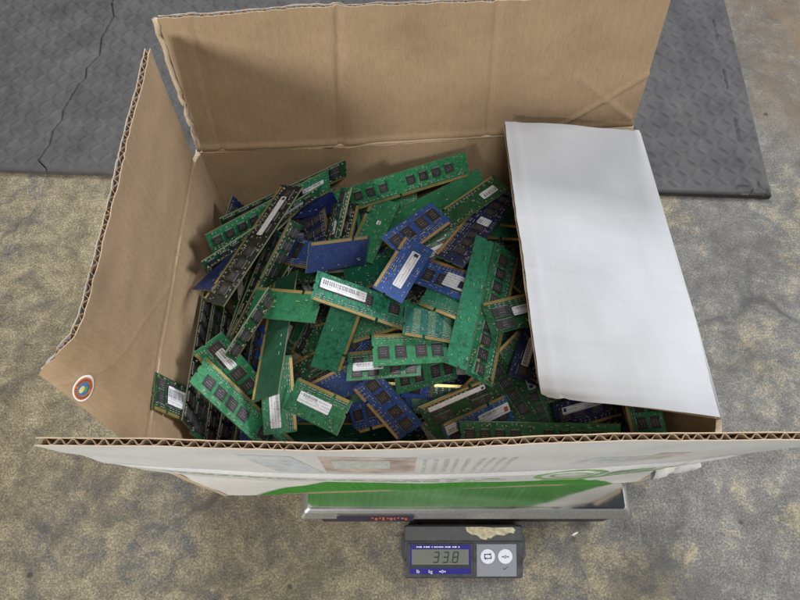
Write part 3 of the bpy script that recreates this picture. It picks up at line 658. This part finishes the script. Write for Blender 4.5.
def part_mesh(kind, *a):
    key = (kind,) + a
    if key in _cache: return _cache[key]
    if kind == 'gold':
        t = a[0]; L, W = SZ[t]; pts, nx = outline(t); mb = MB(); h = .0027
        for x0, x1 in ((-L / 2 + .0022, nx - .0015), (nx + .0015, L / 2 - .0022)):
            for zz in (T / 2, -T / 2): mb.box(((x0 + x1) / 2, -W / 2 + .0003 + h / 2, zz), (x1 - x0, h, .00012))
        me = mb.mesh('gold_contacts', M['gold'])
    elif kind == 'chip':
        w_, h_ = a; mb = MB().box((0, 0, .00065), (w_, h_, .0010), 0, .00015)
        n = int(w_ / .0012)
        for k in range(n):
            x = (k - (n - 1) / 2) * .0011
            for s in (-1, 1): mb.box((x, s * (h_ / 2 + .00025), .0002), (.0005, .0006, .0003), 1)
        mb.disc((-w_ / 2 + .0012, -h_ / 2 + .0012), .0004, .00115, .00117, 2, 10)
        me = mb.mesh('memory_chip', [M['chip'], M['tin'], M['res']])
    elif kind == 'label':
        w_, h_ = a[:2]; e = .0008
        var = a[2]; r = random.Random(int(w_ * 1e5) + var); mb = MB()
        mb.prism([(-w_ / 2 + e, -h_ / 2), (w_ / 2 - e, -h_ / 2), (w_ / 2, -h_ / 2 + e), (w_ / 2, h_ / 2 - e), (w_ / 2 - e, h_ / 2), (-w_ / 2 + e, h_ / 2), (-w_ / 2, h_ / 2 - e), (-w_ / 2, -h_ / 2 + e)], 0, .00015)
        z = .00016
        if var in (0, 2):                                   # coloured printed mark at one end
            mb.box((-w_ / 2 + h_ * .38, h_ * .08, z), (h_ * .42, h_ * .50, .00003), 1 + (r.random() < .3))
        if var in (1, 2):                                   # bar code
            x = -w_ * .05; x1 = w_ * .40; y0 = -h_ * .25
            while x < x1:
                q = r.uniform(.0003, .0009); mb.box((x, y0, z), (q, h_ * .30, .00003), 3); x += q + r.uniform(.0004, .0010)
        if var == 3:
            x = -w_ * .44
            while x < w_ * .36:
                q = r.uniform(.0004, .0011); mb.box((x, h_ * .12, z), (q, h_ * .46, .00003), 3); x += q + r.uniform(.0004, .0010)
        me = mb.mesh('label', [M['label'], M['navyink'], M['orange'], M['barink']])
    _cache[key] = me; return me
FACE = {   # chip centres (mm) and size for each face kind
 'd8': ([(x, 2.5) for x in (-58, -45, -32, -19, 9, 22, 35, 48)], (9.5, 11.5)),
 'd8w': ([(x, 3) for x in (-57, -43.5, -30, -16.5, 10, 24, 38, 52)], (11, 11)),
 'd16': ([(x, y) for x in (-57, -43, -29, -15, 12, 26, 40, 54) for y in (8.2, -2.2)], (11.5, 8)),
 'd9': ([(x, 2) for x in (-58, -45, -32, -19, -4, 11, 24, 37, 50)], (9.5, 11.5)),
 's4': ([(x, 2.5) for x in (-24.5, -10, 8.5, 24)], (11.5, 12.5)),
 's4t': ([(x, 2.5) for x in (-23, -9.5, 6, 21.5)], (9, 12.5)),
 's8': ([(x, y) for x in (-25, -11, 9, 24) for y in (7.6, -3.6)], (10.5, 9)),
 's2': ([(-20, 2), (18, 2)], (11, 18)),
 's4w': ([(x, y) for x in (-19, 17) for y in (8.0, -3.4)], (19, 9.2)),
 'pads': ([], None), 'bare': ([], None), 'plain': ([], None)}
boards = {}
def module(t, colr, face, labels, pose, label, group=None):
    root = empty('memory_module', label, 'memory module', [c / 1000 for c in pose[0]], group)
    root.rotation_mode = 'QUATERNION'; root.rotation_quaternion = pose[1]
    key = (t, face, colr, len(boards) % 5)
    me = boards.get(key)
    if me is None:
        me = boards[key] = board_mesh(t, face, len(boards) * 7 + 1); me.materials[0] = M[colr]
    link('circuit_board', me, root); link('gold_contacts', part_mesh('gold', t), root)
    cs, sz = FACE[face]; cx_, cy_ = rng.uniform(.84, 1.0), rng.uniform(.86, 1.02)
    for x, y in cs: link('memory_chip', part_mesh('chip', sz[0] / 1000, sz[1] / 1000), root, (x / 1000, y / 1000, T / 2 + .00002)).scale = (cx_, cy_, 1)
    for (lx, ly, lw, lh) in labels:
        over = any(abs(lx - x) < (lw + sz[0]) / 2 and abs(ly - y) < (lh + sz[1]) / 2 for x, y in cs)
        link('label', part_mesh('label', lw * .94 / 1000, lh * .88 / 1000, (int(abs(lx) * 7 + lw * 3 + len(boards)) % 4)), root, (lx / 1000, ly / 1000, T / 2 + (.00122 if over else .0003)))
    return root
POSES = {
 'M67': ((-26.8, 291.5, 138.3), (0.9173, 0.202, 0.2784, 0.2005)),
 'M69': ((-40.5, 228.2, 109.6), (0.863, 0.0373, 0.2286, 0.449)),
 'M68': ((-18.2, 241.9, 127.7), (0.985, -0.0763, -0.0414, 0.1494)),
 'M65': ((127.7, 339.2, 127), (0.9916, -0.0456, -0.0917, -0.0793)),
 'M64': ((121.1, 343.3, 135.9), (0.9946, 0.0004, -0.0652, -0.0808)),
 'M63': ((118.7, 355.4, 142.4), (0.9956, 0.0305, -0.0232, -0.0857)),
 'M72': ((-82.5, 359, 160.2), (0.0559, -0.3013, 0.5368, -0.7861)),
 'M71': ((-82.8, 319.6, 152.5), (0.5999, -0.232, -0.2053, 0.7376)),
 'M37': ((-18.6, 158.7, 99.2), (0.9613, 0.1133, -0.2314, 0.0971)),
 'M23': ((-185, 143.5, 189.2), (0.7872, -0.0271, 0.6151, 0.0347)),
 'M4': ((-142.1, 298, 178.9), (0.8142, -0.3109, -0.0408, 0.4885)),
 'M1': ((-123.1, 329.5, 189.4), (0.7128, 0.6219, 0.2473, 0.2098)),
 'M2': ((-128.9, 312.2, 189.3), (0.5672, 0.7498, 0.2777, 0.1974)),
 'M7': ((-149.7, 241.6, 152), (0.5267, 0.6091, 0.3234, 0.497)),
 'M8': ((-140.2, 254.1, 161.2), (0.5249, 0.6361, 0.2844, 0.4888)),
 'M28': ((-95.7, 269.5, 85.3), (0.6264, 0.5348, 0.265, 0.5014)),
 'M27': ((-60.7, 216.7, 144), (0.7267, 0.3762, -0.1566, 0.5531)),
 'M11b': ((-94.7, 258.7, 78.3), (0.5876, 0.5866, 0.3159, 0.4592)),
 'M51': ((-59.1, 320.6, 185), (0.7412, -0.2559, -0.4412, 0.4365)),
 'M55': ((24.9, 351.7, 156.5), (0.8526, 0.4703, -0.0368, 0.225)),
 'M58': ((-27, 328.9, 158.3), (0.5305, 0.1288, -0.0011, -0.8379)),
 'M50': ((2.1, 364.6, 185.5), (0.7838, 0.6037, -0.0125, 0.1451)),
 'M52': ((-59.7, 315.8, 169.3), (0.7664, -0.0825, -0.1613, 0.6162)),
 'M56': ((45, 332.5, 170.7), (0.2547, 0.1483, -0.1598, -0.9421)),
 'M62': ((78.3, 326.6, 173.8), (0.4834, -0.1064, -0.1172, -0.861)),
 'M9': ((-127.2, 259.9, 170.2), (0.4745, -0.2148, 0.6683, -0.5311)),
 'M10': ((-114.4, 296.9, 129.1), (0.4524, 0.7424, 0.2926, 0.3982)),
 'M3': ((-131.6, 285.4, 206.5), (0.5012, 0.147, -0.2019, -0.8285)),
 'M54': ((-88.1, 298.4, 159.7), (0.9274, 0.0226, -0.2998, -0.2225)),
 'M53': ((-57.7, 286.4, 183.9), (0.0743, -0.3336, 0.4268, -0.8373)),
 'M57': ((16.2, 313.1, 182.7), (0.9256, 0.0086, 0.0874, 0.3682)),
 'M25': ((-107.2, 157, 162.8), (0.6241, 0.2504, 0.078, 0.736)),
 'M20': ((-149.7, 177.8, 171.1), (0.8132, 0.2277, 0.389, -0.3682)),
 'M22': ((-131.1, 137.3, 153.3), (0.1967, 0.4223, 0.1391, 0.8739)),
 'M24': ((-110.5, 209.2, 178.5), (0.6903, 0.124, -0.2856, -0.6531)),
 'M21': ((-102.5, 231.8, 188.7), (0.1073, -0.1362, 0.0035, 0.9849)),
 'M11': ((-128.8, 209.6, 195.5), (0.5714, 0.65, 0.3165, 0.3884)),
 'M36': ((-11.3, 154.7, 133.2), (0.833, 0.3405, 0.1361, -0.4142)),
 'M35': ((20.6, 197.5, 121.8), (0.7516, -0.0921, -0.0185, 0.6528)),
 'M34': ((24, 187, 138.3), (0.1285, -0.2358, 0.2284, -0.9358)),
 'M33': ((-14.7, 186.3, 159.7), (0.005, 0.0858, -0.0862, -0.9926)),
 'M26': ((-70.3, 142.5, 180), (0.2303, -0.2671, -0.0498, 0.9344)),
 'M43': ((127.1, 211.1, 135.1), (0.8158, 0.074, -0.0321, 0.5726)),
 'M61': ((50.9, 240.2, 172.3), (0.9462, -0.0434, -0.1641, -0.2754)),
 'M60': ((47.9, 264, 171.7), (0.2671, -0.18, -0.0061, 0.9467)),
 'M30': ((-15.1, 232.4, 178.4), (0.9761, -0.0445, 0.1962, -0.0828)),
 'M59': ((3.4, 267, 191.2), (0.5165, -0.1071, 0.0263, -0.8492)),
 'M32': ((8.9, 197.8, 168.1), (0.0418, -0.0345, 0.0127, -0.9984)),
 'M31': ((36.5, 218.5, 168.6), (0.993, -0.0546, 0.0899, -0.0531)),
 'M41': ((84.1, 227.1, 183.3), (0.7564, 0.2324, 0.1885, 0.5816)),
 'M40': ((68, 234.5, 189.5), (0.7831, 0.1115, 0.1213, 0.5997)),
 'M42': ((106.4, 227.1, 184.3), (0.1575, -0.1262, 0.0695, -0.977)),
 'M38': ((51.2, 149.7, 163), (0.2075, -0.0039, 0.5238, -0.8262)),
 'M39': ((71.3, 138.2, 132.5), (0.2057, -0.1081, 0.2887, -0.9288)),
 'M45': ((174, 188.6, 79.2), (0.4142, -0.2107, -0.2275, -0.8557)),
 'M44': ((182.7, 159.8, 101.1), (0.9575, 0.2533, 0.0347, 0.1333)),
 'M46': ((118.4, 118.8, 161), (0.9292, 0.3531, -0.1094, 0.0052)),
 'S1': ((-181.2, 189.4, 160.4), (0.558, 0.3995, 0.5378, 0.4896)),
 'S2': ((-174.8, 185.5, 148.3), (0.5641, 0.425, 0.4827, 0.5178)),
 'S3': ((-169.6, 183.1, 131.1), (0.5269, 0.4828, 0.4726, 0.5157)),
 'S4': ((-158.7, 176.4, 119.1), (0.5513, 0.4792, 0.448, 0.5154)),
 'S5': ((-149.1, 172.9, 111.1), (0.4929, 0.5379, 0.5042, 0.4621)),
 'S9': ((-208, 204, 104.1), (0.5039, 0.4411, 0.5285, 0.5217)),
 'S0': ((-199.2, 197.1, 129.2), (0.5317, 0.4266, 0.5324, 0.5018)),
 'S6': ((-111.6, 349.6, 185), (0.6579, 0.7055, 0.1926, 0.1796)),
 'S7': ((-193.4, 238.3, 123.1), (0.5179, 0.496, 0.4492, 0.5329)),
 'S8': ((-183, 303.4, 137.5), (0.5465, 0.5662, 0.3341, 0.5189)),
}
SPEC = {   # type, board colour, face, paper labels (x, y, w, h in mm), description
 'M67': ('S', 'pdk', 'bare', [], 'shaded dark green module in the hollow beside the blue long label module'),
 'M69': ('S', 'blue', 's4', [], 'blue module mostly hidden under the green modules in the middle of the pile'),
 'M68': ('S', 'green', 'bare', [], 'scrap of bare green module under the lower edge of the longest labelled green module'),
 'M65': ('S', 'navy', 's8', [], 'dark blue module lowest of the three slipped under the white flap'),
 'M64': ('S', 'pgreen', 'plain', [], 'plain green module middle of the three slipped under the white flap'),
 'M63': ('S', 'pgreen', 'plain', [], 'plain green module uppermost of the three slipped under the white flap'),
 'M72': ('S', 'pblue', 'plain', [], 'dark blue module at the back wall with its gold edge up'),
 'M71': ('S', 'navy', 's8', [], 'navy module standing on edge left of the black chip module'),
 'M37': ('S', 'blue', 's4', [], 'small blue module with bright contacts, left of the blue three chip module'),
 'M23': ('S', 'dkgreen', 's8', [(-4, 1, 27, 17)], 'dark green module with a square white label leaning on the left side wall'),
 'M4': ('D', 'pblue', 'plain', [], 'plain blue module back with a gold edge under the long dark labelled module'),
 'M1': ('D', 'green', 'd9', [(47, 5, 26, 6)], 'long green module standing against the back wall with a narrow label at its far end'),
 'M2': ('D', 'green', 'd9', [(32, 3, 26, 7)], 'long green module standing just in front of the back wall one, grey label on it'),
 'M7': ('D', 'pdk', 'plain', [], 'narrow green module back seen edge on with an orange contact edge'),
 'M8': ('D', 'dkgreen', 'd16', [], 'black chip module standing edge on left of the dark labelled one'),
 'M28': ('S', 'pgreen', 'plain', [], 'plain green module sticking out below the green one with its gold edge up'),
 'M27': ('S', 'textured', 'plain', [], 'speckled green module without chips left of the two label modules'),
 'M11b': ('S', 'dkgreen', 's4', [], 'steep module with a gold edge left of the speckled green one'),
 'M51': ('S', 'green', 's4', [(-6, 2, 14, 7)], 'green module standing upright at the left end of the rear eight chip module'),
 'M55': ('D', 'pgreen', 'plain', [], 'large plain green module back below the rear eight chip module'),
 'M58': ('S', 'green', 'bare', [(-8, 3, 5, 5)], 'green module with a tiny white sticker between the black module and the plain green back'),
 'M50': ('D', 'ltgreen', 'd8', [], 'bright green eight chip module lying along the back wall'),
 'M52': ('S', 'black', 's8', [], 'black chip module with a gold edge on its right, near the back'),
 'M56': ('D', 'dkgreen', 'bare', [(-50, 3, 18, 12)], 'dark green module with a worn white sticker and long gold edge by the white flap'),
 'M62': ('D', 'navy', 'd8', [(-3, 3, 12, 14)], 'navy four chip module with a white sticker at its upper end'),
 'M9': ('D', 'dkgreen', 'd16', [], 'dark green many chip module standing on edge in the left heap'),
 'M10': ('S', 'dkgreen', 's2', [(0, 2, 46, 7)], 'dark green module with a long grey label in the left heap'),
 'M3': ('D', 'black', 'd8w', [(-30, 2, 48, 8)], 'long dark module with a long grey label sloping across the left heap'),
 'M54': ('S', 'blue', 's2', [], 'blue module with one big chip showing, left of the plain blue back'),
 'M53': ('S', 'pblue', 'plain', [], 'plain blue module back with a gold upper edge'),
 'M57': ('S', 'blue', 's4', [], 'blue four chip module with a bright gold edge below the plain green back'),
 'M25': ('S', 'green', 'bare', [(-12, 4, 36, 11)], 'green module standing towards the front with a white label along it'),
 'M20': ('S', 'green', 's4', [(-11, 3, 24, 9)], 'green module with a small white label tucked behind the green four chip module at left'),
 'M22': ('D', 'ltgreen', 'd8w', [], 'green module with four chips and gold upper edge at the front left'),
 'M24': ('D', 'pdk', 'plain', [], 'plain dark green module back with gold rim standing in the front left'),
 'M21': ('S', 'pgreen', 'plain', [], 'plain green module back with its gold edge up, left of the long labelled green module'),
 'M11': ('S', 'dkgreen', 's8', [], 'dark green module with orange contacts touching the plain green back'),
 'M36': ('S', 'blue', 's4', [], 'blue module with three big outlined chips at the front edge'),
 'M35': ('S', 'blue', 's4', [(-14, 8, 12, 10)], 'blue module with a small white sticker under the green chip modules'),
 'M34': ('S', 'green', 's4', [], 'green module with grey chips half under the two green label modules'),
 'M33': ('S', 'green', 's8', [(14, 2, 30, 9)], 'green module with a white label under the green four chip module in the middle'),
 'M26': ('S', 'green', 'bare', [(3, -1, 42, 11)], 'green module with a wide white label at the front, red stamp on it'),
 'M43': ('S', 'navy', 's4', [(-6, 3, 30, 8)], 'dark blue module with a slanting white label by the corner of the white flap'),
 'M61': ('S', 'teal', 'bare', [], 'bright teal module fragment below the blue label module'),
 'M60': ('S', 'blue', 's4', [(-6, 0, 26, 16)], 'blue module with a broad white label beside the long green ones'),
 'M30': ('D', 'teal', 'd8w', [(-40, 4, 46, 12)], 'longest labelled green module lying across the middle of the pile'),
 'M59': ('S', 'blue', 'bare', [(0, 3, 46, 10)], 'bright blue module with a long white label in the middle of the pile'),
 'M32': ('S', 'ltgreen', 's4', [], 'bright green module with four grey chips in a row below the teal module'),
 'M31': ('S', 'tealpad', 'pads', [], 'teal module with pale empty chip pads'),
 'M41': ('D', 'green', 'd8w', [], 'long green chip module with gold edge leaning beside the white flap'),
 'M40': ('D', 'textured', 'plain', [], 'long green module without chips lying left of the long chip module'),
 'M42': ('S', 'dkgreen', 's4w', [(-10, -1, 36, 9)], 'black chip module with a white label poking under the edge of the white flap'),
 'M38': ('S', 'dkgreen', 's4w', [(0, -8, 56, 7)], 'black chip module with a long white label at the front edge'),
 'M39': ('S', 'bluegrey', 's4', [(-17, -3, 34, 11), (26, -8, 12, 10)], 'steel blue module with two white labels at the front edge'),
 'M45': ('S', 'green', 's4', [(-10, 2, 24, 14)], 'green module with a white label peeking below the corner of the white flap'),
 'M44': ('S', 'navy', 's4', [(0, 6, 56, 8)], 'navy module with a long grey label in the shade of the white flap'),
 'M46': ('D', 'green', 'd8', [], 'long green module with a row of black chips just behind the front flap'),
 'S1': ('D', 'black', 'd16', [], 'outermost dark module on edge from the left side wall'),
 'S2': ('D', 'dkgreen', 'd16', [], 'second dark module on edge from the left side wall'),
 'S3': ('D', 'black', 'd16', [], 'third dark module on edge from the left side wall'),
 'S4': ('D', 'navy', 'd16', [], 'fourth dark module on edge from the left side wall'),
 'S5': ('D', 'dkgreen', 'd16', [], 'fifth dark module on edge from the left side wall, the shortest seen'),
 'S9': ('D', 'black', 'd16', [], 'dark module squeezed deep beside the side wall near the front'),
 'S0': ('D', 'black', 'd16', [], 'dark module standing lowest against the side wall, only its upper edge showing'),
 'S6': ('D', 'dkgreen', 'd16', [], 'black module standing flat against the back wall behind the two long green ones'),
 'S7': ('D', 'black', 'd16', [], 'dark module wedged deep between the side wall and the plain blue back'),
 'S8': ('D', 'navy', 'd16', [], 'dark module standing in the rear corner by the side wall'),
}
for k, (t, c, face, labels, desc) in SPEC.items():
    module(t, c, face, labels, POSES[k], desc, 'memory modules heaped in the box')

# modules buried underneath, seen only through gaps
def basis(x, tilt, roll):
    z = Vector((math.sin(roll), math.sin(tilt), 1)).normalized(); x = (x - z * x.dot(z)).normalized(); y = z.cross(x)
    return Matrix((x, y, z)).transposed().to_quaternion()
rf_ = random.Random(21)
FILL = [
 ('D', (86.7, 199.7, 118.1), (0.863, -0.01, -0.007, -0.505), 'dkgreen'),
 ('D', (-48.1, 139, 87.5), (0.06, -0.111, -0.26, -0.957), 'pdk'),
 ('D', (-99.7, 166.4, 93.4), (0.241, 0.003, 0.075, -0.968), 'blue'),
 ('D', (80.2, 181.7, 101.4), (0.378, 0.078, 0.22, -0.896), 'green'),
 ('S', (113.8, 303.9, 125.8), (0.869, 0.085, -0.235, -0.427), 'dkgreen'),
 ('D', (16.7, 175.5, 86.9), (0.025, -0.019, -0.141, 0.989), 'teal'),
 ('D', (133.1, 193, 86.7), (0.598, -0.021, -0.062, 0.799), 'green'),
 ('D', (-81.3, 305.6, 114.3), (0.005, -0.079, 0.077, 0.994), 'dkgreen'),
 ('S', (34.1, 310.7, 153.4), (0.222, 0.024, 0.198, -0.955), 'green'),
 ('S', (-95.1, 194.6, 115.8), (0.28, 0.036, -0.215, -0.935), 'dkgreen'),
 ('S', (3.3, 267.4, 117.1), (0.917, -0.221, -0.037, 0.33), 'black'),
 ('S', (-156.5, 274, 137.2), (0.641, -0.111, -0.263, 0.713), 'dkgreen'),
 ('S', (-144.8, 217.1, 100), (0.681, -0.102, 0.011, 0.725), 'blue'),
 ('D', (-123.4, 232.1, 85.6), (0.771, 0.202, 0.142, 0.587), 'dkgreen'),
 ('S', (212.8, 156.4, 157), (0.726, 0.032, -0.056, -0.685), 'green'),
 ('S', (-117.9, 354.4, 139), (0.026, -0.055, -0.001, 0.998), 'navy'),
 ('S', (28.4, 144.5, 64.2), (0.854, -0.056, -0.02, -0.517), 'navy'),
 ('S', (60.7, 205.1, 85.9), (0.003, -0.021, -0.014, -1), 'navy'),
 ('S', (132.5, 341.9, 119), (0.813, -0.022, 0.038, -0.581), 'blue'),
 ('S', (-108.4, 342.2, 125), (0.972, 0.208, 0.068, 0.085), 'navy'),
 ('S', (-13.8, 361.6, 140.9), (0.021, 0.14, 0.184, -0.973), 'ltgreen'),
 ('D', (-46, 255.9, 80.1), (0.088, 0.15, 0.045, -0.984), 'dkgreen'),
 ('S', (-29, 311.2, 114.7), (0.73, -0.001, 0.115, 0.673), 'blue'),
 ('D', (-103.1, 306.1, 62.5), (0.877, -0.035, -0.003, -0.479), 'dkgreen'),
 ('S', (-66.7, 178.9, 79.3), (0.782, -0.162, 0.203, -0.567), 'navy'),
 ('S', (111.8, 265.7, 130.2), (0.909, -0.114, 0.167, 0.365), 'dkgreen'),
 ('D', (59.5, 323, 110), (0.289, -0.002, -0.001, 0.957), 'green'),
 ('S', (1.8, 282.9, 90.1), (0.215, 0.026, -0.016, 0.976), 'teal'),
 ('S', (-91.7, 130.4, 76.4), (0.731, 0.263, 0.096, 0.623), 'pgreen'),
 ('S', (177.7, 141.2, 85.4), (0.931, -0.228, -0.157, 0.239), 'black'),
 ('S', (-15.9, 274.3, 81.1), (0.848, 0.017, 0.103, -0.52), 'blue'),
 ('S', (208.8, 158.4, 85.6), (0.629, -0.151, 0.04, 0.761), 'navy'),
 ('S', (-64.1, 343, 108.8), (0.945, -0.061, -0.065, 0.314), 'blue'),
 ('D', (-29.5, 227.8, 70.7), (0.773, 0.052, -0.017, -0.632), 'teal'),
 ('S', (47.6, 238.3, 75.4), (0.685, -0.159, 0.127, -0.7), 'dkgreen'),
 ('D', (146.3, 200.6, 69.9), (0.557, 0.114, 0.173, 0.805), 'dkgreen'),
]
for t, loc, q, c in FILL:
    f = 'plain' if c.startswith('p') else rf_.choice(['d8', 'd8w', 'd16', 'bare'] if t == 'D' else ['s4', 's8', 's4w', 's4t'])
    lab = [] if f == 'plain' or rf_.random() < .45 else [(rf_.uniform(-15, 15), rf_.uniform(0, 4), 30, 9)]
    module(t, c, f, lab, (loc, q), 'memory module buried in the heap and seen only through gaps between those above', 'buried memory modules')
